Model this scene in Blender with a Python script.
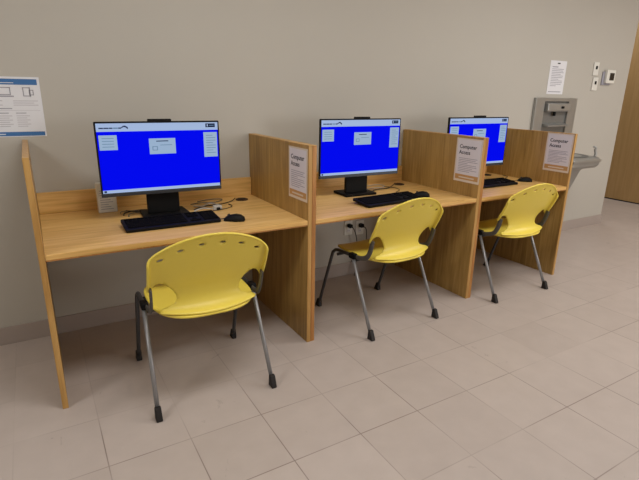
import bpy, bmesh, math, random
from mathutils import Vector, Matrix
from mathutils.geometry import delaunay_2d_cdt
random.seed(7)
for _o in list(bpy.data.objects):
    bpy.data.objects.remove(_o)
S = bpy.context.scene
COL = S.collection

# ------------------------------------------------------------------ camera, world, light, exposure
CAM = Vector((0.0192, -3.0062, 1.4048)); YAW, PITCH, ROLL, FPX = 0.5385, -0.2976, 0.0179, 477.73
fw = Vector((math.sin(YAW)*math.cos(PITCH), math.cos(YAW)*math.cos(PITCH), math.sin(PITCH)))
rt = Vector((math.cos(YAW), -math.sin(YAW), 0)); up = rt.cross(fw)
c_, s_ = math.cos(ROLL), math.sin(ROLL)
R_, U_ = c_*rt + s_*up, c_*up - s_*rt
cd = bpy.data.cameras.new('camera'); cam = bpy.data.objects.new('camera', cd); COL.objects.link(cam)
M3 = Matrix((R_, U_, -fw)).transposed()
cam.matrix_world = Matrix.Translation(CAM) @ M3.to_4x4()
cd.sensor_width = 36; cd.lens = FPX/639*36; cd.clip_start = .05
S.camera = cam

w = bpy.data.worlds.new('world'); S.world = w; w.use_nodes = True
w.node_tree.nodes['Background'].inputs[0].default_value = (1, .97, .93, 1)
w.node_tree.nodes['Background'].inputs[1].default_value = 0.15

CEIL = 2.75
for (lx, ly, pw) in ((-2.0, -1.9, 33), (0.9, -1.75, 25), (3.4, -1.8, 25), (5.6, -2.0, 27), (-1.7, -4.6, 10), (0.9, -4.6, 5), (3.6, -4.6, 5), (6.3, 1.2, 16)):
    ld = bpy.data.lights.new('ceiling_lamp', 'AREA'); ld.shape = 'RECTANGLE'; ld.size = 1.2; ld.size_y = .6
    ld.energy = pw; ld.color = (1, .995, .975)
    lo = bpy.data.objects.new('ceiling_lamp', ld); lo.location = (lx, ly, CEIL-.02); COL.objects.link(lo)

wd = bpy.data.lights.new('right_wall_fill', 'AREA'); wd.shape = 'RECTANGLE'; wd.size = 2.4; wd.size_y = 1.5  # added fill light to brighten the right wall, no window stands here
wd.energy = 85; wd.color = (.97, .98, 1)
wo = bpy.data.objects.new('right_wall_fill', wd); wo.location = (5.4, -6.42, 1.55); wo.rotation_euler = (math.radians(90), 0, 0); COL.objects.link(wo)

S.view_settings.view_transform = 'Standard'; S.view_settings.look = 'None'
S.view_settings.exposure = -0.04; S.view_settings.gamma = 1; S.view_settings.use_curve_mapping = False

# ------------------------------------------------------------------ materials
def lin(c):
    return tuple(((v/255)/12.92 if v/255 <= .04045 else ((v/255+.055)/1.055)**2.4) for v in c) + (1,)
MATS = {}
def mat(name, rgb, rough=.5, metal=0, emit=0, noise=0.0, nscale=40, bump=0.0, spec=.5):
    m = bpy.data.materials.new(name); m.use_nodes = True; MATS[name] = m
    nt = m.node_tree; b = nt.nodes['Principled BSDF']
    b.inputs['Roughness'].default_value = rough; b.inputs['Metallic'].default_value = metal
    b.inputs['Specular IOR Level'].default_value = spec
    base = lin(rgb)
    tc = nt.nodes.new('ShaderNodeTexCoord'); nz = nt.nodes.new('ShaderNodeTexNoise')
    nz.inputs['Scale'].default_value = nscale; nz.inputs['Detail'].default_value = 4
    nt.links.new(tc.outputs['Object'], nz.inputs['Vector'])
    mx = nt.nodes.new('ShaderNodeMix'); mx.data_type = 'RGBA'
    k = noise
    mx.inputs[6].default_value = tuple(v*(1-k) for v in base[:3])+(1,)
    mx.inputs[7].default_value = tuple(min(1, v*(1+k)) for v in base[:3])+(1,)
    nt.links.new(nz.outputs[0], mx.inputs[0]); nt.links.new(mx.outputs[2], b.inputs['Base Color'])
    if bump:
        bp = nt.nodes.new('ShaderNodeBump'); bp.inputs['Strength'].default_value = bump; bp.inputs['Distance'].default_value = .002
        nt.links.new(nz.outputs[0], bp.inputs['Height']); nt.links.new(bp.outputs[0], b.inputs['Normal'])
    if emit:
        b.inputs['Specular IOR Level'].default_value = 0; b.inputs['Roughness'].default_value = 1
        b.inputs['Emission Color'].default_value = base; b.inputs['Emission Strength'].default_value = emit
        b.inputs['Base Color'].default_value = (.0005, .0005, .0005, 1)
        for l in list(b.inputs['Base Color'].links): nt.links.remove(l)
    return m

def wood(name, axis, dark, mid, light, rough=.38, scale=1.0):
    m = bpy.data.materials.new(name); m.use_nodes = True; MATS[name] = m
    nt = m.node_tree; N = nt.nodes; L = nt.links; b = N['Principled BSDF']
    tc = N.new('ShaderNodeTexCoord'); mp = N.new('ShaderNodeMapping')
    sc = [14*scale]*3; sc[axis] = .9*scale; mp.inputs['Scale'].default_value = sc
    L.new(tc.outputs['Object'], mp.inputs['Vector'])
    n1 = N.new('ShaderNodeTexNoise'); n1.inputs['Scale'].default_value = 2.2; n1.inputs['Detail'].default_value = 5; n1.inputs['Distortion'].default_value = 1.2
    L.new(mp.outputs[0], n1.inputs['Vector'])
    mp2 = N.new('ShaderNodeMapping'); sc2 = [120*scale]*3; sc2[axis] = 4*scale; mp2.inputs['Scale'].default_value = sc2
    L.new(tc.outputs['Object'], mp2.inputs['Vector'])
    n2 = N.new('ShaderNodeTexNoise'); n2.inputs['Scale'].default_value = 1.5; n2.inputs['Detail'].default_value = 3
    L.new(mp2.outputs[0], n2.inputs['Vector'])
    ad = N.new('ShaderNodeMath'); ad.operation = 'MULTIPLY_ADD'; ad.inputs[1].default_value = .35
    L.new(n2.outputs[0], ad.inputs[0]); L.new(n1.outputs[0], ad.inputs[2])
    cr = N.new('ShaderNodeValToRGB'); e = cr.color_ramp.elements
    e[0].position = .46; e[0].color = lin(dark); e[1].position = .86; e[1].color = lin(light)
    x = e.new(.66); x.color = lin(mid)
    L.new(ad.outputs[0], cr.inputs[0]); L.new(cr.outputs[0], b.inputs['Base Color'])
    b.inputs['Roughness'].default_value = rough
    return m

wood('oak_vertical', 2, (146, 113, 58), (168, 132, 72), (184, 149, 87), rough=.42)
wood('oak_horizontal', 0, (206, 162, 88), (226, 180, 108), (236, 194, 126), rough=.36)  # panel oak, lightened to stand in for light on the desktops
wood('oak_edge', 2, (170, 126, 66), (186, 142, 78), (198, 156, 92), rough=.4)
wood('oak_edge_orange', 2, (158, 104, 50), (176, 120, 60), (188, 134, 74), rough=.4)
wood('oak_wall_panel', 2, (166, 132, 84), (174, 139, 90), (180, 145, 96), rough=.5, scale=.6)
mat('wall_paint', (189, 184, 174), .75, noise=.02, nscale=3, bump=.05)
mat('ceiling_white', (225, 222, 214), .9, noise=.03)
mat('base_tile', (172, 159, 151), .5, noise=.06, nscale=8)
mat('yellow_plastic', (236, 213, 86), .36, noise=.02, nscale=60)
mat('silver_tube', (148, 148, 150), .4, .5, noise=.03)
mat('dark_and_shaded_steel', (74, 74, 76), .45, .5, noise=.05)
mat('arm_grey', (92, 90, 86), .5, .3, noise=.05)
mat('black_rubber', (22, 16, 15), .6, noise=.1)
mat('black_plastic', (11, 10, 10), .6, noise=.08, spec=.2)
mat('key_plastic', (12, 11, 11), .85, noise=.08, spec=.1)
mat('chin_silver', (72, 76, 84), .35, .6, noise=.04)
mat('white_plastic', (226, 224, 216), .45, noise=.02)
mat('paper', (228, 228, 232), .8, noise=.015)
mat('paper_lilac', (224, 219, 222), .8, noise=.02)
mat('ink', (34, 34, 40), .8, noise=.05)
mat('ink_grey', (160, 158, 168), .8, noise=.05)
mat('ink_light', (188, 184, 190), .8, noise=.03)
mat('print_blue', (62, 112, 168), .7, noise=.03)
mat('print_orange', (196, 150, 92), .7, noise=.05, nscale=60)
mat('clear_sleeve', (226, 212, 192), .25, noise=.01)
mat('steel_brushed', (166, 166, 163), .38, .6, noise=.05, nscale=14)
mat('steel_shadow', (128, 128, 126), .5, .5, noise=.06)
mat('screen_blue', (2, 10, 242), .6, emit=.98, noise=0)
mat('screen_light', (176, 198, 236), .6, emit=.85)
mat('screen_panel', (170, 196, 226), .6, emit=.8)
mat('screen_ink', (52, 66, 110), .3, emit=.6)
mat('screen_navy', (12, 20, 66), .3, emit=.6)
mat('screen_rule', (118, 150, 184), .3, emit=.7)
mat('cable_black', (22, 22, 24), .5)
mat('cable_grey', (110, 106, 100), .5)
mat('cable_white', (200, 196, 190), .5)
mat('grommet_brown', (58, 34, 26), .5, noise=.1)
mat('lcd_dark', (40, 38, 36), .3)

def floor_mat():
    m = bpy.data.materials.new('floor_tile'); m.use_nodes = True; MATS['floor_tile'] = m
    nt = m.node_tree; N = nt.nodes; L = nt.links; b = N['Principled BSDF']
    tc = N.new('ShaderNodeTexCoord'); sp = N.new('ShaderNodeSeparateXYZ'); L.new(tc.outputs['Object'], sp.inputs[0])
    def math_(op, a, bb=None, cc=None):
        n = N.new('ShaderNodeMath'); n.operation = op
        for i, v in enumerate((a, bb, cc)):
            if v is None: continue
            if isinstance(v, (int, float)): n.inputs[i].default_value = v
            else: L.new(v, n.inputs[i])
        return n.outputs[0]
    TX, TY, OX, OY = .322, .3285, .107, -1.29
    u = math_('DIVIDE', math_('SUBTRACT', sp.outputs[0], OX), TX)
    v = math_('DIVIDE', math_('SUBTRACT', sp.outputs[1], OY), TY)
    def edge(t, size):
        f = math_('FRACT', t); a = math_('MINIMUM', f, math_('SUBTRACT', 1.0, f))
        return math_('MULTIPLY', a, size)
    du = edge(u, TX); dv = edge(v, TY)
    d = math_('MINIMUM', du, dv)
    # grout line varies in width and strength
    nv = N.new('ShaderNodeTexNoise'); nv.inputs['Scale'].default_value = 1.7; nv.inputs['Detail'].default_value = 2
    L.new(tc.outputs['Object'], nv.inputs['Vector'])
    mr = N.new('ShaderNodeMapRange'); mr.inputs[1].default_value = .0012; mr.inputs[2].default_value = .0030
    mr.inputs[3].default_value = 1; mr.inputs[4].default_value = 0; L.new(d, mr.inputs[0])
    st = N.new('ShaderNodeMapRange'); st.inputs[1].default_value = .36; st.inputs[2].default_value = .62
    st.inputs[3].default_value = .06; st.inputs[4].default_value = .75; L.new(nv.outputs[0], st.inputs[0])
    wy = N.new('ShaderNodeMapRange'); wy.inputs[1].default_value = -.5; wy.inputs[2].default_value = -1.15
    wy.inputs[3].default_value = .2; wy.inputs[4].default_value = 1; L.new(sp.outputs[1], wy.inputs[0])
    g = math_('MULTIPLY', math_('MULTIPLY', mr.outputs[0], st.outputs[0]), wy.outputs[0])
    # per-tile tone
    cb = N.new('ShaderNodeCombineXYZ'); L.new(math_('FLOOR', u), cb.inputs[0]); L.new(math_('FLOOR', v), cb.inputs[1])
    wn = N.new('ShaderNodeTexWhiteNoise'); L.new(cb.outputs[0], wn.inputs[0])
    nz = N.new('ShaderNodeTexNoise'); nz.inputs['Scale'].default_value = 9; nz.inputs['Detail'].default_value = 5
    L.new(tc.outputs['Object'], nz.inputs['Vector'])
    mixv = math_('MULTIPLY_ADD', wn.outputs[0], .3, math_('MULTIPLY', nz.outputs[0], .7))
    cr = N.new('ShaderNodeValToRGB'); e = cr.color_ramp.elements
    e[0].position = .25; e[0].color = lin((184, 171, 163)); e[1].position = .75; e[1].color = lin((194, 181, 173))
    L.new(mixv, cr.inputs[0])
    # scuffs
    n3 = N.new('ShaderNodeTexNoise'); n3.inputs['Scale'].default_value = 5.5; n3.inputs['Detail'].default_value = 7; n3.inputs['Roughness'].default_value = .7; n3.inputs['Distortion'].default_value = .8
    L.new(tc.outputs['Object'], n3.inputs['Vector'])
    sc = N.new('ShaderNodeMapRange'); sc.inputs[1].default_value = .655; sc.inputs[2].default_value = .70; sc.inputs[4].default_value = .35
    L.new(n3.outputs[0], sc.inputs[0])
    m1 = N.new('ShaderNodeMix'); m1.data_type = 'RGBA'; L.new(sc.outputs[0], m1.inputs[0]); L.new(cr.outputs[0], m1.inputs[6]); m1.inputs[7].default_value = lin((120, 106, 98))
    m2 = N.new('ShaderNodeMix'); m2.data_type = 'RGBA'; L.new(g, m2.inputs[0]); L.new(m1.outputs[2], m2.inputs[6]); m2.inputs[7].default_value = lin((116, 98, 92))
    L.new(m2.outputs[2], b.inputs['Base Color'])
    b.inputs['Roughness'].default_value = .42; b.inputs['Specular IOR Level'].default_value = .35
floor_mat()

# ------------------------------------------------------------------ helpers
class MB:
    def __init__(s): s.bm = bmesh.new(); s.slots = []
    def mi(s, m):
        if m not in s.slots: s.slots.append(m)
        return s.slots.index(m)
    def face(s, pts, m):
        f = s.bm.faces.new([s.bm.verts.new(p) for p in pts]); f.material_index = s.mi(m); return f
    def box(s, x0, x1, y0, y1, z0, z1, m, T=None):
        P = [Vector((x, y, z)) for x in (x0, x1) for y in (y0, y1) for z in (z0, z1)]
        if T: P = [T @ p for p in P]
        V = [s.bm.verts.new(p) for p in P]
        for q in ((0,1,3,2), (4,6,7,5), (0,4,5,1), (2,3,7,6), (0,2,6,4), (1,5,7,3)):
            s.bm.faces.new([V[i] for i in q]).material_index = s.mi(m)
    def prism(s, poly, a0, a1, m, fn):
        """poly 2-D outline, extruded from a0 to a1; fn(u,v,a) -> point"""
        A = [s.bm.verts.new(fn(u, v, a0)) for u, v in poly]; B = [s.bm.verts.new(fn(u, v, a1)) for u, v in poly]
        n = len(poly); k = s.mi(m)
        s.bm.faces.new(A[::-1]).material_index = k; s.bm.faces.new(B).material_index = k
        for i in range(n): s.bm.faces.new((A[i], A[(i+1) % n], B[(i+1) % n], B[i])).material_index = k
    def tube(s, pts, r, m, n=10, caps=True, rx=None):
        pts = [Vector(p) for p in pts]; k = s.mi(m); rings = []
        nrm = None
        for i, p in enumerate(pts):
            t = ((pts[min(i+1, len(pts)-1)] - p).normalized() + (p - pts[max(i-1, 0)]).normalized())
            t.normalize()
            if nrm is None:
                nrm = t.orthogonal().normalized()
                if abs(t.x) < .9: nrm = (Vector((1,0,0)) - t*t.x).normalized()
            nrm = (nrm - t*nrm.dot(t)).normalized(); bn = t.cross(nrm)
            rr = r[i] if isinstance(r, (list, tuple)) else r
            r2 = rx if rx else rr
            rings.append([s.bm.verts.new(p + nrm*r2*math.cos(a) + bn*rr*math.sin(a)) for a in [2*math.pi*j/n for j in range(n)]])
        for a, b in zip(rings, rings[1:]):
            for j in range(n):
                f = s.bm.faces.new((a[j], a[(j+1) % n], b[(j+1) % n], b[j])); f.material_index = k; f.smooth = True
        if caps:
            s.bm.faces.new(rings[0][::-1]).material_index = k; s.bm.faces.new(rings[-1]).material_index = k
    def ellipsoid(s, c, rx, ry, rz, m, zmin=-1, nu=20, nv=10, T=None):
        k = s.mi(m); rows = []
        for i in range(nv+1):
            ph = -math.pi/2 + math.pi*i/nv
            row = []
            for j in range(nu):
                a = 2*math.pi*j/nu; p = Vector((c[0]+rx*math.cos(ph)*math.cos(a), c[1]+ry*math.cos(ph)*math.sin(a), c[2]+rz*max(zmin, math.sin(ph))))
                row.append(s.bm.verts.new(T @ p if T else p))
            rows.append(row)
        for a, b in zip(rows, rows[1:]):
            for j in range(nu):
                f = s.bm.faces.new((a[j], a[(j+1) % nu], b[(j+1) % nu], b[j])); f.material_index = k; f.smooth = True
    def build(s, name, parent=None, bevel=0, smooth=False, mods=(), loc=None):
        bmesh.ops.remove_doubles(s.bm, verts=s.bm.verts, dist=1e-6)
        bmesh.ops.recalc_face_normals(s.bm, faces=s.bm.faces)
        me = bpy.data.meshes.new(name); s.bm.to_mesh(me); s.bm.free()
        for m in s.slots: me.materials.append(MATS[m])
        if smooth:
            for p in me.polygons: p.use_smooth = True
        o = bpy.data.objects.new(name, me); COL.objects.link(o)
        if loc: o.location = loc
        if parent: o.parent = parent
        if bevel:
            b = o.modifiers.new('bevel', 'BEVEL'); b.width = bevel; b.segments = 2; b.limit_method = 'ANGLE'; b.angle_limit = .8
        return o

def tag(o, label=None, cat=None, group=None, kind=None):
    if label: o['label'] = label
    if cat: o['category'] = cat
    if group: o['group'] = group
    if kind: o['kind'] = kind
    return o
def thing(name, label, cat, loc=(0, 0, 0), rz=0, group=None):
    o = bpy.data.objects.new(name, None); o.empty_display_size = .1; COL.objects.link(o)
    o.location = loc; o.rotation_euler = (0, 0, math.radians(rz))
    return tag(o, label, cat, group)
def copy_tree(o, parent=None):
    c = o.copy(); COL.objects.link(c)
    if parent: c.parent = parent
    for ch in list(o.children): copy_tree(ch, c)
    return c
def rrect(w, h, r, n=5):
    P = []
    for cx, cy, a0 in ((w/2-r, h/2-r, 0), (-w/2+r, h/2-r, 90), (-w/2+r, -h/2+r, 180), (w/2-r, -h/2+r, 270)):
        for i in range(n+1):
            a = math.radians(a0+90*i/n); P.append((cx+r*math.cos(a), cy+r*math.sin(a)))
    return P
def smooth_path(pts, n=6):
    pts = [Vector(p) for p in pts]; out = []
    for i in range(len(pts)-1):
        p0, p1, p2, p3 = pts[max(i-1, 0)], pts[i], pts[i+1], pts[min(i+2, len(pts)-1)]
        for j in range(n):
            t = j/n
            out.append(.5*((2*p1)+(-p0+p2)*t+(2*p0-5*p1+4*p2-p3)*t*t+(-p0+3*p1-3*p2+p3)*t**3))
    out.append(pts[-1]); return out
def text_faces(mb, txt, size, fn, m, bold=0.0):
    cu = bpy.data.curves.new('t', 'FONT'); cu.body = txt; cu.size = size; cu.offset = bold; cu.resolution_u = 2
    ob = bpy.data.objects.new('t', cu); COL.objects.link(ob)
    me = bpy.data.meshes.new_from_object(ob)
    k = mb.mi(m); V = [mb.bm.verts.new(fn(v.co.x, v.co.y)) for v in me.vertices]
    for p in me.polygons:
        try: mb.bm.faces.new([V[i] for i in p.vertices]).material_index = k
        except ValueError: pass
    bpy.data.objects.remove(ob); bpy.data.curves.remove(cu); bpy.data.meshes.remove(me)

# ------------------------------------------------------------------ the room
XE, XF = 5.665, 7.2
XL, YF, YB = -3.2, -6.5, 3.0
m = MB(); m.box(XL-.1, XF+.1, YF-.1, YB+.1, -.08, 0, 'floor_tile'); tag(m.build('floor'), kind='structure')
m = MB(); m.box(XL-.1, XF+.1, YF-.1, YB+.1, CEIL, CEIL+.08, 'ceiling_white'); tag(m.build('ceiling'), kind='structure')
m = MB(); m.box(XL, XE, 0, .25, 0, CEIL, 'wall_paint'); tag(m.build('wall_back', bevel=.004), kind='structure')
m = MB(); m.box(XF, XF+.1, YF, YB, 0, CEIL, 'oak_wall_panel'); tag(m.build('wall_right'), kind='structure')
m = MB(); m.box(XL-.1, XL, YF, YB, 0, CEIL, 'wall_paint'); tag(m.build('wall_left'), kind='structure')
m = MB(); m.box(XL, XF, YF-.1, YF, 0, CEIL, 'wall_paint'); tag(m.build('wall_front'), kind='structure')
m = MB(); m.box(XL, XF, YB, YB+.1, 0, CEIL, 'wall_paint'); tag(m.build('wall_corridor'), kind='structure')
m = MB(); m.box(XL, XE+.008, -.009, 0, 0, .106, 'base_tile'); m.box(XE, XE+.008, 0, .25, 0, .106, 'base_tile')
tag(m.build('baseboard_back', bevel=.002), kind='structure')
m = MB(); m.box(XF-.006, XF, YF, YB, 0, .015, 'black_rubber'); tag(m.build('gap_shade_strip'), kind='structure')  # dark strip standing in for the shaded gap under the wood

# ------------------------------------------------------------------ study carrels
T, H, DP, DD, TZ, TH = .0243, 1.1401, .8133, .811, .74, .030
XB, XC, XD = 1.2552, 2.5708, 3.5779
def carrel(x0, x1, label, grommet):
    """x0, x1: inner faces of the two side panels"""
    t = thing('study_carrel', label, 'study carrel', ((x0+x1)/2, 0, 0), 0, 'oak study carrels along the wall')
    hw = (x1-x0)/2; g = .001
    for s in (-1, 1):
        a, b = (-hw-T, -hw) if s < 0 else (hw, hw+T)
        if s > 0: b -= g
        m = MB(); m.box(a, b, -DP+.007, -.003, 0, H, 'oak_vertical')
        sp = m.build('side_panel', t, bevel=.0015)
        e = MB(); e.box(a, b, -DP, -DP+.0068, 0, H, 'oak_edge_orange' if s < 0 and x0 > .5 else 'oak_edge'); e.build('edge_band', sp, bevel=.0015)
        e = MB(); e.box(a, b, -DP, -.003, H+.0002, H+.005, 'oak_edge'); e.build('top_lipping', sp, bevel=.0015)
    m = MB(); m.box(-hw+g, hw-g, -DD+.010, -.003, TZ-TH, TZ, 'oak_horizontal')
    d = m.build('desktop', t)
    e = MB(); e.box(-hw+g, hw-g, -DD, -DD+.0098, TZ-TH+.007, TZ, 'oak_horizontal'); e.box(-hw+g, hw-g, -DD+.001, -DD+.0098, TZ-TH, TZ-TH+.0069, 'oak_edge_orange')
    e.build('edge_band', d, bevel=.0015)
    gx = grommet[0]-(x0+x1)/2
    e = MB(); e.prism([(gx+.040*math.cos(i*math.pi/12), grommet[1]+.040*math.sin(i*math.pi/12)) for i in range(24)], TZ+.0004, TZ+.006, 'grommet_brown', lambda u, v, a: (u, v, a))
    e.prism([(gx+.026*math.cos(i*math.pi/8), grommet[1]+.026*math.sin(i*math.pi/8)) for i in range(16)], TZ+.006, TZ+.009, 'black_rubber', lambda u, v, a: (u, v, a))
    e.build('cable_grommet', d, bevel=.001)
    m = MB(); m.box(-hw+g, hw-g, -.024, -.003, TZ+.0004, TZ+.108, 'oak_horizontal'); r = m.build('back_riser', t, bevel=.0015)
    e = MB(); e.box(-hw+g, hw-g, -.024, -.003, TZ+.1084, TZ+.1185, 'oak_horizontal'); e.build('edge_band', r, bevel=.0015)
    return t
carrel(0, XB, 'oak study carrel nearest the left, with the white box standing behind its computer', (1.135, -.15))
carrel(XB+2*T, XC, 'middle oak study carrel, with wall outlets below its desktop', (2.426, -.165))
carrel(XC+2*T, XD, 'narrower oak study carrel at the right end, beside the steel drinking fountain', (3.44, -.14))

# ------------------------------------------------------------------ all-in-one computers
def computer():
    t = thing('desktop_computer', '', 'computer', (0, 0, 0), 0, 'computers in the study carrels')
    W, Z0, Z1 = .632, .872, 1.252
    m = MB(); m.prism(rrect(W, Z1-Z0-.018, .006), 0, .016, 'black_plastic', lambda u, v, a: (u, a, (Z0+.018+Z1)/2+v))
    hs = m.build('housing', t, bevel=.002)
    m = MB(); m.prism(rrect(W-.1, .27, .03), .0165, .045, 'black_plastic', lambda u, v, a: (u, a, 1.06+v)); m.build('rear_cover', t, bevel=.006)
    m = MB(); m.box(-W/2, W/2, -.0015, .016, Z0, Z0+.0178, 'chin_silver'); m.build('chin', t, bevel=.002)
    m = MB(); m.prism(rrect(.12, .014, .005), -.001, .014, 'black_plastic', lambda u, v, a: (u, a, Z1+.005+v)); wc = m.build('webcam', t, bevel=.001)
    # screen: one flat lit display, its picture laid in as thin coplanar layers
    m = MB(); x0, x1, z0, z1 = -W/2+.008, W/2-.008, Z0+.020, Z1-.008
    def q(a, b, c, d, mt, L=0):
        y = -.0008-.0003*L
        X = lambda f: x0+(x1-x0)*f; Z = lambda f: z1-(z1-z0)*f
        m.face([(X(a), y, Z(d)), (X(b), y, Z(d)), (X(b), y, Z(c)), (X(a), y, Z(c))], mt)
    q(0, 1, 0, 1, 'screen_blue')
    q(0, 1, 0, .115, 'screen_light', 1)
    q(0, 1, .955, 1, 'screen_light', 1); q(.01, .03, .962, .992, 'screen_ink', 2)
    q(.012, .15, .165, .375, 'screen_panel', 1)
    for i in range(4): q(.035, .125, .205+.04*i, .213+.04*i, 'screen_rule', 2)
    q(.40, .62, .225, .455, 'screen_panel', 1)
    q(.46, .56, .258, .272, 'screen_ink', 2); q(.49, .59, .32, .328, 'screen_rule', 2)
    q(.425, .468, .34, .40, 'screen_rule', 2); q(.431, .462, .348, .392, 'screen_panel', 3)
    q(.868, .99, .150, .53, 'screen_panel', 1)
    for i in range(8): q(.89, .975 if i % 3 else .95, .195+.038*i, .203+.038*i, 'screen_rule', 2)
    q(.89, .975, .018, .075, 'screen_navy', 2); q(.902, .912, .030, .062, 'screen_light', 3); q(.922, .965, .040, .052, 'screen_rule', 3)
    for i, (a, b) in enumerate(((.02, .055), (.058, .095), (.098, .125), (.13, .165), (.168, .19))): q(a, b, .058, .076, 'screen_rule' if i == 3 else 'screen_ink', 2)
    # swoosh mark at the end of the header words
    for a in range(7):
        f = .19+.045*a/6; zz = .052-.02*math.sin(math.pi*a/6); q(f, f+.008, zz, zz+.016+.002*a, 'screen_ink', 2)
    m.build('screen', t)
    m = MB(); m.box(-.092, .080, .03, .055, TZ+.018, 1.06, 'black_plastic'); m.build('stand_neck', t, bevel=.003)
    m = MB(); m.prism([(-.125, -.055), (.125, -.055), (.12, .12), (-.12, .12)], TZ+.0005, TZ+.018, 'black_plastic', lambda u, v, a: (u, v+.03, a)); m.build('stand_base', t, bevel=.004)
    return t
C0 = computer()
pcs = ((.606, -.375, -2, 'black-bezelled computer with a blue screen in the leftmost carrel, white box behind it'),
       (1.906, -.372, -2, 'black-bezelled computer with a blue screen in the middle carrel'),
       (3.003, -.385, -1.5, 'black-bezelled computer partly hidden by the divider in the right end carrel'))
for i, (x, y, rz, lb) in enumerate(pcs):
    c = C0 if i == 0 else copy_tree(C0)
    c.location = (x, y, 0); c.rotation_euler = (0, 0, math.radians(rz)); c['label'] = lb

# ------------------------------------------------------------------ keyboards
def keyboard():
    t = thing('keyboard', '', 'keyboard', (0, 0, 0), 0, 'keyboards on the carrel desktops')
    W, D = .48, .165; sl = math.atan2(.018, D)
    R = Matrix.Rotation(sl, 4, 'X')
    fn = lambda u, v, a: R @ Vector((u, v+D/2, a)) + Vector((0, -D/2, 0))
    m = MB(); m.prism(rrect(W, D, .012), .001, .016, 'black_plastic', fn); b = m.build('body', t, bevel=.003)
    for s in (-1, 1):
        m = MB(); m.box(s*.2-.012, s*.2+.012, .045, .060, 0.0005, .015, 'black_plastic'); m.build('foot', t)
    m = MB()
    TT = Matrix.Translation((0, -D/2, 0)) @ R @ Matrix.Translation((0, D/2, 0))
    rows = [(.060, .013, [(-.225, 15, .0195), (.082, 3, .0195), (.155, 4, .0195)])]
    for r in range(5): rows.append((.034-.0205*r, .017, [(-.225, 15, .0195), (.082, 3, .0195), (.155, 4, .0195)]))
    for ri, (y, h, blocks) in enumerate(rows):
        for (x, n, p) in blocks:
            if n == 3 and ri == 3: continue
            if ri == 5 and n == 15:
                xs = [(-.225, -.2), (-.198, -.173), (-.171, -.146), (-.144, -.01), (-.008, .017), (.019, .042), (.044, .066)]
            elif n == 3 and ri == 4: xs = [(x+p, x+2*p-.0025)]
            else: xs = [(x+p*i, x+p*(i+1)-.0025) for i in range(n)]
            for a, bb in xs: m.box(a, bb, y-h/2, y+h/2, .0162, .0205, 'key_plastic', TT)
    m.build('keycaps', t)
    m = MB(); m.tube(smooth_path([(.02, D/2-.004, .015), (.025, .087, .012), (.05, .092, .004), (.13, .094, .004), (.17, .11, .004)]), .002, 'cable_black', 6); m.build('cable', t)
    return t
K0 = keyboard()
kbs = ((.592, -.545, 0, 'black keyboard in front of the leftmost computer'),
       (1.962, -.622, 4, 'black keyboard in front of the middle computer, turned slightly'),
       (3.055, -.500, 0, 'black keyboard in the right end carrel, left end hidden by the divider'))
for i, (x, y, rz, lb) in enumerate(kbs):
    c = K0 if i == 0 else copy_tree(K0)
    c.location = (x, y, TZ+.0005); c.rotation_euler = (0, 0, math.radians(rz)); c['label'] = lb

# ------------------------------------------------------------------ mice
def mouse():
    t = thing('computer_mouse', '', 'mouse', (0, 0, 0), 0, 'mice on the carrel desktops')
    m = MB(); rows = []
    prof = [(-.056, .012, .012), (-.052, .024, .022), (-.035, .031, .034), (-.01, .032, .038), (.02, .030, .033), (.045, .027, .022), (.056, .018, .012)]
    for (y, hw, h) in prof:
        rows.append([m.bm.verts.new((hw*math.cos(a), y, max(0.0005, h*math.sin(a)))) for a in [math.pi*j/10 for j in range(11)]])
    k = m.mi('black_plastic')
    for a, b in zip(rows, rows[1:]):
        for j in range(10): m.bm.faces.new((a[j], a[j+1], b[j+1], b[j])).material_index = k
        m.bm.faces.new((a[10], a[0], b[0], b[10])).material_index = k
    m.bm.faces.new(rows[0]); m.bm.faces.new(rows[-1])
    m.build('body', t, smooth=True)
    m = MB(); m.tube([(-.004, .03, .029), (.004, .03, .029)], .008, 'dark_and_shaded_steel', 12); m.build('scroll_wheel', t)
    return t
Q0 = mouse()
mice = ((.905, -.625, 58, [(.0, .056, .01), (.0, .10, .004), (.03, .16, .004), (.10, .19, .004), (.18, .17, .004), (.26, .10, .004), (.33, .08, .004), (.37, .11, .004)], 'black mouse on the leftmost desktop'),
        (2.270, -.590, 62, [(.0, .056, .01), (.0, .09, .004), (.04, .14, .004), (.12, .15, .004), (.20, .11, .004), (.28, .12, .004), (.34, .20, .004)], 'black mouse on the middle desktop'),
        (3.475, -.505, 55, [(.0, .056, .01), (.0, .09, .004), (.04, .13, .004), (.12, .12, .004), (.20, .08, .004), (.28, .10, .004)], 'black mouse on the desktop of the right end carrel'))
for i, (x, y, rz, cab, lb) in enumerate(mice):
    c = Q0 if i == 0 else copy_tree(Q0)
    c.location = (x, y, TZ+.0005); c.rotation_euler = (0, 0, math.radians(rz)); c['label'] = lb
    for k in range(1): pass
for c, mm in zip([o for o in COL.objects if o.name.startswith('computer_mouse')], mice):
    m = MB(); m.tube(smooth_path(mm[3]), .0022, 'cable_black', 6); m.build('cable', c)

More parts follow.
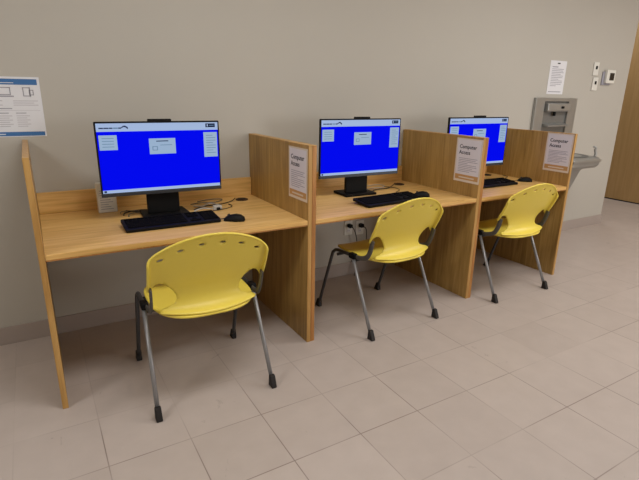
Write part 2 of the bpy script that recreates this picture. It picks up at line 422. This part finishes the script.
# ------------------------------------------------------------------ cables lying behind the computers
def cable(pts, label, r=.003, mt='cable_black', group='cables behind the computers'):
    m = MB(); m.tube(smooth_path(pts), r, mt, 6); o = m.build('cable', None); tag(o, label, 'cable', group); return o
zc = TZ+.004
cable([(.40, -.26, zc), (.42, -.20, zc), (.50, -.17, zc), (.58, -.20, zc), (.54, -.24, zc), (.46, -.22, zc+.007), (.43, -.15, zc)], 'tangle of black cable left of the leftmost computer stand')
cable([(.78, -.30, zc), (.86, -.24, zc), (.98, -.22, zc), (1.06, -.17, zc), (1.09, -.15, zc+.011)], 'black cable running from the leftmost computer to its desk grommet')
cable([(.77, -.34, zc), (.83, -.30, zc+.003), (.88, -.32, zc), (.95, -.27, zc), (.90, -.22, zc+.010), (.84, -.27, zc+.008), (.80, -.22, zc+.004)], 'white cable coiled right of the leftmost computer stand', .004, 'cable_white')
cable([(1.40, -.20, zc), (1.48, -.26, zc), (1.60, -.24, zc), (1.66, -.18, zc), (1.55, -.15, zc), (1.46, -.18, zc+.007)], 'black cable loop at the left of the middle desktop')
cable([(2.04, -.33, zc), (2.12, -.27, zc), (2.24, -.26, zc), (2.33, -.20, zc), (2.38, -.17, zc+.011)], 'black cable running from the middle computer to its desk grommet')
cable([(3.14, -.30, zc), (3.22, -.24, zc), (3.30, -.20, zc), (3.40, -.15, zc+.011)], 'black cable on the desktop of the right end carrel')
cable([(.42, -.30, zc), (.44, -.25, zc+.004), (.55, -.22, zc), (.49, -.18, zc), (.41, -.18, zc+.004), (.39, -.22, zc+.004)], 'thin grey cable in the tangle left of the leftmost computer stand', .0028, 'cable_grey')
cable([(.80, -.16, zc), (.86, -.14, zc), (.93, -.16, zc), (.99, -.14, zc), (1.02, -.09, zc), (.95, -.07, zc), (.86, -.10, zc)], 'grey cable looping behind the white plug adapter', .0028, 'cable_grey')
cable([(2.06, -.24, zc), (2.14, -.21, zc), (2.22, -.22, zc), (2.28, -.16, zc), (2.24, -.11, zc), (2.15, -.12, zc)], 'pale cable right of the middle computer stand', .0028, 'cable_white')
cable([(1.44, -.14, zc), (1.52, -.11, zc), (1.62, -.13, zc), (1.70, -.10, zc)], 'pale cable by the riser of the middle desktop', .0028, 'cable_grey')
m = MB(); m.prism(rrect(.05, .03, .005), 0.0005, .026, 'cable_white', lambda u, v, a: (u+.905, v-.345, TZ+a)); m.prism(rrect(.02, .014, .002), .004, .018, 'black_plastic', lambda u, v, a: (u+.905, v-.367, TZ+a))
tag(m.build('power_adapter', bevel=.002), 'small white plug adapter lying right of the leftmost computer stand', 'adapter')

# narrow white box
t = thing('leaflet_box', 'narrow white box with faint grey print, standing behind the leftmost computer', 'box', (.338, -.12, TZ))
m = MB(); m.box(-.05, .05, -.02, .02, .0005, .170, 'white_plastic'); m.build('body', t, bevel=.004)
m = MB()
for i in range(9): m.face([(-.036, -.0212, .020+.013*i), (.03-.012*(i % 3), -.0212, .020+.013*i), (.03-.012*(i % 3), -.0212, .0235+.013*i), (-.036, -.0212, .0235+.013*i)], 'ink_grey')
m.build('printed_text', t)

# ------------------------------------------------------------------ chairs
def prof(s):   # backrest centre line: s in metres -> (y, z); from the rear lip up
    P = [(-.302, .467), (-.286, .473), (-.262, .487), (-.242, .509), (-.232, .54), (-.240, .59), (-.278, .67), (-.312, .75), (-.345, .836), (-.36, .90)]
    acc = 0
    Ps = smooth_path([(0, a, b) for a, b in P], 6)
    for a, b in zip(Ps, Ps[1:]):
        d = (b-a).length
        if acc+d >= s: p = a.lerp(b, (s-acc)/d); return p.y, p.z
        acc += d
    return Ps[-1].y, Ps[-1].z
def s_of_z(z):
    lo, hi = 0, .52
    for _ in range(30):
        mid = (lo+hi)/2
        if prof(mid)[1] < z: lo = mid
        else: hi = mid
    return lo
def make_chair():
    t = thing('stacking_chair', '', 'chair', (0, 0, 0), 0, 'yellow chairs at the study carrels')
    # seat pan ------------------------------------------------
    m = MB(); nr, na = 14, 56; k = m.mi('yellow_plastic')
    def seat_pt(a, f):
        ca, sa = math.cos(a), math.sin(a)
        ex = .62 if sa > 0 else .66
        x = .236*math.copysign(abs(ca)**ex, ca); y = (.225 if sa > 0 else .268)*math.copysign(abs(sa)**ex, sa)-.028
        x *= f; y = (y+.028)*f-.028
        z = .463 - .012*(1-f*f)
        if y > .10: z -= .045*((y-.10)/.10)**2*.6
        if y < -.1: z += .0
        z += .010*abs(x/.236)**3
        return Vector((x, y, z))
    cv = m.bm.verts.new(seat_pt(0, 0)); prev = None
    for r in range(1, nr+1):
        ring = [m.bm.verts.new(seat_pt(2*math.pi*j/na, r/nr)) for j in range(na)]
        for j in range(na):
            f = m.bm.faces.new((cv, ring[j], ring[(j+1) % na]) if prev is None else (prev[j], ring[j], ring[(j+1) % na], prev[(j+1) % na])); f.material_index = k; f.smooth = True
        prev = ring
    st = m.build('seat', t, smooth=True); sd = st.modifiers.new('solid', 'SOLIDIFY'); sd.thickness = .007; sd.offset = -1
    m = MB(); pts = [seat_pt(2*math.pi*j/na, 1.0)+Vector((0, 0, -.006)) for j in range(na+1)]; m.tube(pts, .0065, 'yellow_plastic', 8, caps=False); m.build('rim', st, smooth=True)
    # backrest ------------------------------------------------
    WX = .279
    def top(x): return .715+.123*(max(0, 1-(x/WX)**2))**.78
    half = [(x, top(x)) for x in [WX*math.sin(math.radians(a)) for a in range(0, 90, 6)]]
    half += [(.2795, .705), (.2795, .66), (.278, .62), (.275, .596), (.267, .586), (.256, .583), (.247, .588), (.241, .598), (.230, .610), (.214, .617), (.196, .612), (.176, .596), (.158, .574), (.145, .550), (.142, .530), (.152, .510), (.178, .497)]
    out = [(x, s_of_z(z)) for x, z in half] + [(.205, .045), (.218, .025), (.222, .008), (.215, 0.0), (.16, 0), (.08, 0)]
    outline = out + [(-x, s) for x, s in out[::-1] if x > 1e-6] + [(0, 0)]
    # order: start top centre -> right side -> bottom -> left side ; move the (0,0) point into place
    outline = out + [(0, 0)] + [(-x, s) for x, s in out[::-1] if x > 1e-6]
    # densify
    dens = []
    for i, p in enumerate(outline):
        q = outline[(i+1) % len(outline)]; L = math.hypot(q[0]-p[0], q[1]-p[1]); n = max(1, int(L/.012))
        for j in range(n): dens.append((p[0]+(q[0]-p[0])*j/n, p[1]+(q[1]-p[1])*j/n))
    holes = []
    for hx in (-.212, -.132, -.045, .045, .132, .212):
        hz = top(hx)-.040; hs = s_of_z(hz); sl = -hx*1.9
        holes.append([(hx+.0135*math.cos(a)-.007*math.sin(a)*sl, hs+.007*math.sin(a)+.0135*math.cos(a)*sl) for a in [2*math.pi*j/12 for j in range(12)]])
    V = [Vector(p) for p in dens]; E = [(i, (i+1) % len(dens)) for i in range(len(dens))]
    for h in holes:
        b0 = len(V); V += [Vector(p) for p in h]; E += [(b0+i, b0+(i+1) % 12) for i in range(12)]
    def inside(p, poly):
        c = False
        for i in range(len(poly)):
            a, b = poly[i], poly[i-1]
            if (a[1] > p[1]) != (b[1] > p[1]) and p[0] < (b[0]-a[0])*(p[1]-a[1])/(b[1]-a[1])+a[0]: c = not c
        return c
    for i in range(-22, 23):
        for j in range(1, 36):
            p = (i*.0125+(.006 if j % 2 else 0), j*.0125)
            if inside(p, dens) and min(math.hypot(p[0]-a[0], p[1]-a[1]) for a in dens) > .006 and all(min(math.hypot(p[0]-a[0], p[1]-a[1]) for a in h) > .005 and not inside(p, h) for h in holes): V.append(Vector(p))
    vv, ee, ff, *_r = delaunay_2d_cdt(V, E, [], 0, 1e-6)
    def shell(x, s):
        y, z = prof(s)
        z_lift = 0
        kf = max(0, min(1, (.10-s)/.10))
        y = y + .35*x*x*(1-kf) + kf*1.15*x*x        # lip ends sweep forward round the seat
        if abs(x) > .238 and kf <= 0:               # wings fold back
            rr = .026; th = (abs(x)-.238)/rr; x = math.copysign(.238+rr*math.sin(min(th, 1.57)), x); y -= rr*(1-math.cos(min(th, 1.57)))
        if kf > 0: z_lift = kf*.012*(abs(x)/.22)**2
        return Vector((x, y, z+z_lift))
    m = MB(); k = m.mi('yellow_plastic'); vs = [m.bm.verts.new(shell(v.x, v.y)) for v in vv]
    for f in ff:
        c = (sum(vv[i].x for i in f)/3, sum(vv[i].y for i in f)/3)
        if not inside(c, dens) or any(inside(c, h) for h in holes): continue
        m.bm.faces.new([vs[i] for i in f]).material_index = k
    for v in [v for v in m.bm.verts if not v.link_faces]: m.bm.verts.remove(v)
    bk = m.build('backrest', t, smooth=True); sd = bk.modifiers.new('solid', 'SOLIDIFY'); sd.thickness = .006; sd.offset = 0
    # rearward rim round the top and the two wings
    idx = [i for i, p in enumerate(out) if p == (.256, s_of_z(.583))][0]
    run = out[:idx+1]; run = [(-x, s) for x, s in run[::-1]] + run[1:]
    m = MB(); k = m.mi('yellow_plastic'); A = []; B = []
    for (x, s) in run:
        p = shell(x, s); d = .005
        inx = .0015
        A.append(p); B.append(p+Vector((-math.copysign(.002, x) if abs(x) > .24 else 0, -d*.4, 0)))
    m.tube(B, .0034, 'yellow_plastic', 6)
    va = [m.bm.verts.new(p) for p in A]; vb = [m.bm.verts.new(p) for p in B]
    for i in range(len(va)-1): m.bm.faces.new((va[i], va[i+1], vb[i+1], vb[i])).material_index = k
    rim = m.build('rim', bk, smooth=True); sd = rim.modifiers.new('solid', 'SOLIDIFY'); sd.thickness = .005; sd.offset = 0
    # frame ---------------------------------------------------
    for s in (-1, 1):
        rear = [(s*.276, -.302, .022), (s*.265, -.085, .468)]
        m = MB(); m.tube(rear, .0105, 'silver_tube', 12); lg = m.build('leg', t, smooth=False)
        def cap(x, y, dirn):
            c = MB(); c.prism([(-.022*dirn, .001), (.026*dirn, .001), (.020*dirn, .018), (.002*dirn, .060), (-.016*dirn, .060)][::(1 if dirn > 0 else -1)], -.014, .014, 'black_rubber', lambda u, v, a: (x+a, y+u, v)); return c
        cap(s*.276, -.306, -1).build('foot_cap', lg, bevel=.004)
        front = smooth_path([(s*.268, .256, .022), (s*.264, .13, .395), (s*.262, .112, .435), (s*.262, .078, .458), (s*.262, 0, .462), (s*.262, -.08, .464)], 5)
        m = MB(); m.tube(front, .0105, 'dark_and_shaded_steel', 12); lg = m.build('leg', t)  # same silver tube as the rear legs, shade put into the darker colour
        cap(s*.268, .260, 1).build('foot_cap', lg, bevel=.004)
        m = MB(); m.box(s*.262-.016, s*.262+.016, -.112, -.060, .448, .482, 'black_plastic'); m.build('joint_block', t, bevel=.006)
        arm = smooth_path([(s*.256, -.09, .462), (s*.254, -.15, .466), (s*.252, -.20, .484), (s*.251, -.226, .52), (s*.252, -.240, .56), (s*.253, -.248, .600)], 5)
        m = MB(); m.tube(arm, [.012+.005*min(1, i/12) for i in range(len(arm))], 'arm_grey', 10, rx=.006); m.build('back_arm', t)
    for y in (-.08, .07):
        m = MB(); m.tube([(-.262, y, .430), (.262, y, .430)], .010, 'dark_and_shaded_steel', 10); m.build('crossbar', t)
    return t
H0 = make_chair()
chairs = ((.624, -.800, -1.5, 'yellow plastic chair with silver legs pulled out in front of the leftmost carrel'),
          (1.862, -.645, 4, 'yellow plastic chair pushed partly under the middle desktop'),
          (2.99, -.655, -1, 'yellow plastic chair at the right end carrel, farthest chair from the viewer'))
for i, (x, y, rz, lb) in enumerate(chairs):
    c = H0 if i == 0 else copy_tree(H0)
    c.location = (x, y, 0); c.rotation_euler = (0, 0, math.radians(rz)); c['label'] = lb

# ------------------------------------------------------------------ notices on the carrel dividers
def notice(x, y0, y1, zb, zt, label):
    """sheet on the left face of a divider at x; y0 = left (rear) edge, y1 = right (front) edge"""
    t = thing('taped_notice', label, 'notice', (x, y0, zb), 0, 'notices taped to the carrel dividers')
    W, Hh = y0-y1, zt-zb
    P = lambda u, v, l=0: (-.0016-.0003*l, -u, v)
    def q(m, a, b, c, d, mt, l): m.face([P(a*W, c*Hh, l), P(b*W, c*Hh, l), P(b*W, d*Hh, l), P(a*W, d*Hh, l)], mt)
    m = MB(); m.box(-.0016, -.0006, -W, 0, 0, Hh, 'clear_sleeve'); m.build('plastic_sleeve', t)
    m = MB(); q(m, .05, .95, .17, .97, 'paper_lilac', 1); q(m, .05, .95, .055, .17, 'print_orange', 1)
    q(m, .2, .8, .09, .12, 'clear_sleeve', 2)
    text_faces(m, 'Computer', .036, lambda a, b: P(.13*W+a, .77*Hh+b, 2), 'ink', .0008)
    text_faces(m, 'Access', .036, lambda a, b: P(.13*W+a, .64*Hh+b, 2), 'ink', .0008)
    for i in range(9):
        e = (.86, .80, .88, .5, .84, .86, .7, .87, .6)[i]
        q(m, .14, e, .54-.038*i, .552-.038*i, 'ink_grey', 2)
    m.build('printed_sheet', t)
notice(XB, -.586, -.802, .838, 1.124, 'white notice with an orange foot taped to the divider right of the leftmost computer')
notice(XC, -.583, -.812, .833, 1.130, 'white notice with an orange foot taped to the divider left of the farthest computer')
notice(XD, -.580, -.804, .843, 1.139, 'white notice with an orange foot taped to the end panel by the drinking fountain')

# ------------------------------------------------------------------ wall poster, wall notice
t = thing('wall_poster', 'white landscape poster with blue bands taped to the wall at far left', 'poster', (-.37, 0, 1.160))
W, Hh = .463, .300
P = lambda u, v, l=0: (u, -.0026-.0003*l, v)
m = MB(); m.box(0, W, -.0024, -.0008, 0, Hh, 'paper'); m.build('sheet', t)
m = MB()
def q(a, b, c, d, mt, l=1): m.face([P(a*W, c*Hh, l), P(b*W, c*Hh, l), P(b*W, d*Hh, l), P(a*W, d*Hh, l)], mt)
q(.02, .975, .87, .965, 'print_blue'); q(.02, .985, .015, .085, 'print_blue')
q(.10, .55, .922, .935, 'paper', 2); q(.10, .75, .895, .905, 'paper', 2); q(.35, .6, .04, .055, 'paper', 2)
def frame(a, b, c, d, th, mt):
    q(a, b, c, c+th, mt); q(a, b, d-th, d, mt); q(a, a+th*.7, c, d, mt); q(b-th*.7, b, c, d, mt)
frame(.12, .36, .70, .82, .012, 'ink_grey'); frame(.50, .71, .70, .83, .014, 'ink_grey'); q(.48, .735, .67, .69, 'ink_grey')
frame(.825, .90, .68, .83, .014, 'ink_grey'); frame(.885, .93, .70, .79, .012, 'ink_grey')
for a in (.06, .38, .72):
    for i in range(3): q(a, a+.24-.04*(i % 2), .60-.035*i, .61-.035*i, 'ink_light')
q(.5, .70, .47, .485, 'ink_grey'); q(.03, .97, .445, .45, 'ink_light')
for a in (.05, .22, .39, .56, .73):
    q(a, a+.10, .395, .408, 'ink_grey')
    for i in range(6): q(a, a+.13-.03*(i % 2), .35-.035*i, .36-.035*i, 'ink_light')
m.build('printed_design', t)

t = thing('wall_notice', 'white portrait notice of grey text lines on the wall above the drinking fountain', 'notice', (4.303, 0, 1.437))
W, Hh = .248, .303
m = MB(); m.box(0, W, -.0024, -.0008, 0, Hh, 'paper'); m.build('sheet', t)
m = MB(); q(.42, .60, .905, .94, 'ink', 1); q(.14, .50, .80, .83, 'ink_grey')
for i in range(11): q(.14, (.86, .82, .88, .70, .86, .84, .6, .85, .86, .8, .5)[i], .745-.05*i, .762-.05*i, 'ink_grey')
q(.08, .86, .06, .085, 'ink_grey')
m.build('printed_text', t)

# ------------------------------------------------------------------ wall switches and thermostat
def plate(x, z, label):
    t = thing('wall_sensor', label, 'wall switch', (x, 0, z), 0, 'small white plates left of the thermostat')
    m = MB(); m.prism(rrect(.088, .128, .008), .0008, .012, 'white_plastic', lambda u, v, a: (u, -a, v)); m.build('cover_plate', t, bevel=.003)
    m = MB(); m.prism(rrect(.024, .032, .005), .0122, .018, 'black_plastic', lambda u, v, a: (u, -a, v+.012)); m.build('sensor_window', t)
plate(5.035, 1.690, 'white wall plate with a dark slot, upper of the two left of the thermostat')
plate(5.060, 1.545, 'white wall plate with a dark slot, lower of the two left of the thermostat')
t = thing('thermostat', 'white boxy thermostat with a dark square display near the wall corner', 'thermostat', (5.275, 0, 1.622))
m = MB(); m.prism(rrect(.15, .130, .004), .0008, .012, 'ink_grey', lambda u, v, a: (u-.03, -a, v-.018)); m.build('offset_plate', t, bevel=.002)  # grey plate of the body's size, offset to the lower left
m = MB(); m.prism(rrect(.15, .130, .008), .0122, .040, 'white_plastic', lambda u, v, a: (u, -a, v)); m.build('body', t, bevel=.005)
m = MB(); m.prism(rrect(.078, .072, .004), .0402, .043, 'lcd_dark', lambda u, v, a: (u+.012, -a, v)); m.build('display', t)

# ------------------------------------------------------------------ wall outlets below the middle desktop
def outlet(x, z, label, plug):
    t = thing('wall_outlet', label, 'outlet', (x, 0, z), 0, 'outlets below the middle desktop')
    m = MB(); m.prism(rrect(.075, .115, .006), .0008, .007, 'white_plastic', lambda u, v, a: (u, -a, v)); m.build('cover_plate', t, bevel=.002)
    for s in (-1, 1):
        m = MB(); m.prism(rrect(.03, .028, .008), .0072, .009, 'paper', lambda u, v, a: (u, -a, v+.022*s)); sk = m.build('socket', t)
        for dx in (-.006, .006):
            m = MB(); m.box(dx-.001, dx+.001, -.0098, -.0092, .022*s-.005, .022*s+.005, 'black_plastic'); m.build('slot', sk)
outlet(2.075, .395, 'left white wall outlet below the middle desktop, with cable plugged in', 1)
outlet(2.185, .385, 'right white wall outlet below the middle desktop, with a black plug', 1)
def plug(x, z, pts, label):
    t = thing('power_plug', label, 'plug', (x, -.010, z), 0, 'plugs in the outlets below the middle desktop')
    m = MB(); m.prism(rrect(.032, .03, .008), 0.0005, .035, 'black_plastic', lambda u, v, a: (u, -a, v)); m.build('body', t, bevel=.003)
    m = MB(); m.tube(smooth_path(pts), .0035, 'cable_black', 6); m.build('cord', t)
plug(2.075, .417, [(0, -.035, 0), (.01, -.06, -.02), (.04, -.05, -.08), (.06, -.04, -.18), (.055, -.04, -.30), (.03, -.06, -.41)], 'black plug in the left outlet below the middle desktop')
plug(2.185, .407, [(0, -.035, 0), (.015, -.06, -.02), (.03, -.05, -.10), (.03, -.04, -.20)], 'black plug in the right outlet below the middle desktop')

# ------------------------------------------------------------------ stainless drinking fountain with bottle filler
FX, FW = 4.455, .640
t = thing('drinking_fountain', 'stainless steel drinking fountain with a bottle filler panel behind the end carrel', 'drinking fountain', (FX, 0, 0))
hw = FW/2
m = MB()                                                     # back panel with a recessed alcove
m.box(-hw, -.19, -.03, -.001, .88, 1.402, 'steel_brushed'); m.box(.19, hw, -.03, -.001, .88, 1.402, 'steel_brushed')
m.box(-.19, .19, -.03, -.001, 1.37, 1.402, 'steel_brushed'); m.box(-.19, .19, -.03, -.001, .88, .95, 'steel_brushed')
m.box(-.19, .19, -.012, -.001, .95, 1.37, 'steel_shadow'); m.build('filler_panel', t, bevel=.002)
m = MB(); m.prism([(0, 0), (-.045, .0), (-.052, .015), (-.045, .075), (0, .085)], -.17, .18, 'steel_brushed', lambda u, v, a: (a, -.012+u, 1.275+v)); hd = m.build('filler_head', t, bevel=.006)
m = MB(); m.prism(rrect(.04, .022, .008), 0, .006, 'black_plastic', lambda u, v, a: (u+.05, -.062-a, 1.315+v)); m.build('sensor', hd)
m = MB(); m.tube([(-.03, -.035, 1.275), (-.03, -.035, 1.235)], .014, 'black_plastic', 12); m.build('nozzle', hd)
m = MB(); m.prism([(0, 0), (-.07, 0), (-.075, .015), (0, .03)], -.17, .17, 'steel_brushed', lambda u, v, a: (a, -.012+u, 1.135+v)); m.build('bottle_shelf', t, bevel=.004)
# basin: side profile swept across, with a sunk bowl
BW = .215
prof_b = [(0, .885), (-.385, .868), (-.408, .858), (-.414, .835), (-.406, .79), (-.37, .762), (-.29, .745), (-.24, .725), (-.20, .62), (-.13, .44), (-.11, .40), (0, .40)]
bx = .03
m = MB(); m.prism(prof_b[::-1], bx-BW, bx+BW, 'steel_brushed', lambda u, v, a: (a, u, v)); b = m.build('basin_body', t, bevel=.014)
m = MB(); rings = []
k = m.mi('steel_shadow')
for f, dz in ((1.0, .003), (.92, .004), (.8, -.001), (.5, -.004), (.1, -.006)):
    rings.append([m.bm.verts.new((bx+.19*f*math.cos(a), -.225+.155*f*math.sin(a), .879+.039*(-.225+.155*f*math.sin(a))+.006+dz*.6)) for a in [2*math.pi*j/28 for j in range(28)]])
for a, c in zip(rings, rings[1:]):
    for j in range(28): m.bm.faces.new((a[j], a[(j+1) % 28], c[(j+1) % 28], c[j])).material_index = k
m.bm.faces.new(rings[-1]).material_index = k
m.build('bowl', t, smooth=True)
m = MB(); m.box(bx-BW-.004, bx+BW+.004, -.420, -.411, .826, .848, 'steel_brushed'); m.build('push_bar', t, bevel=.004)
m = MB(); m.tube(smooth_path([(bx+.17, -.375, .870), (bx+.175, -.375, .905), (bx+.165, -.37, .93), (bx+.165, -.375, .955), (bx+.145, -.36, .965)]), [.013]*8+[.012]*8+[.009]*9, 'steel_brushed', 12); m.build('bubbler', t)
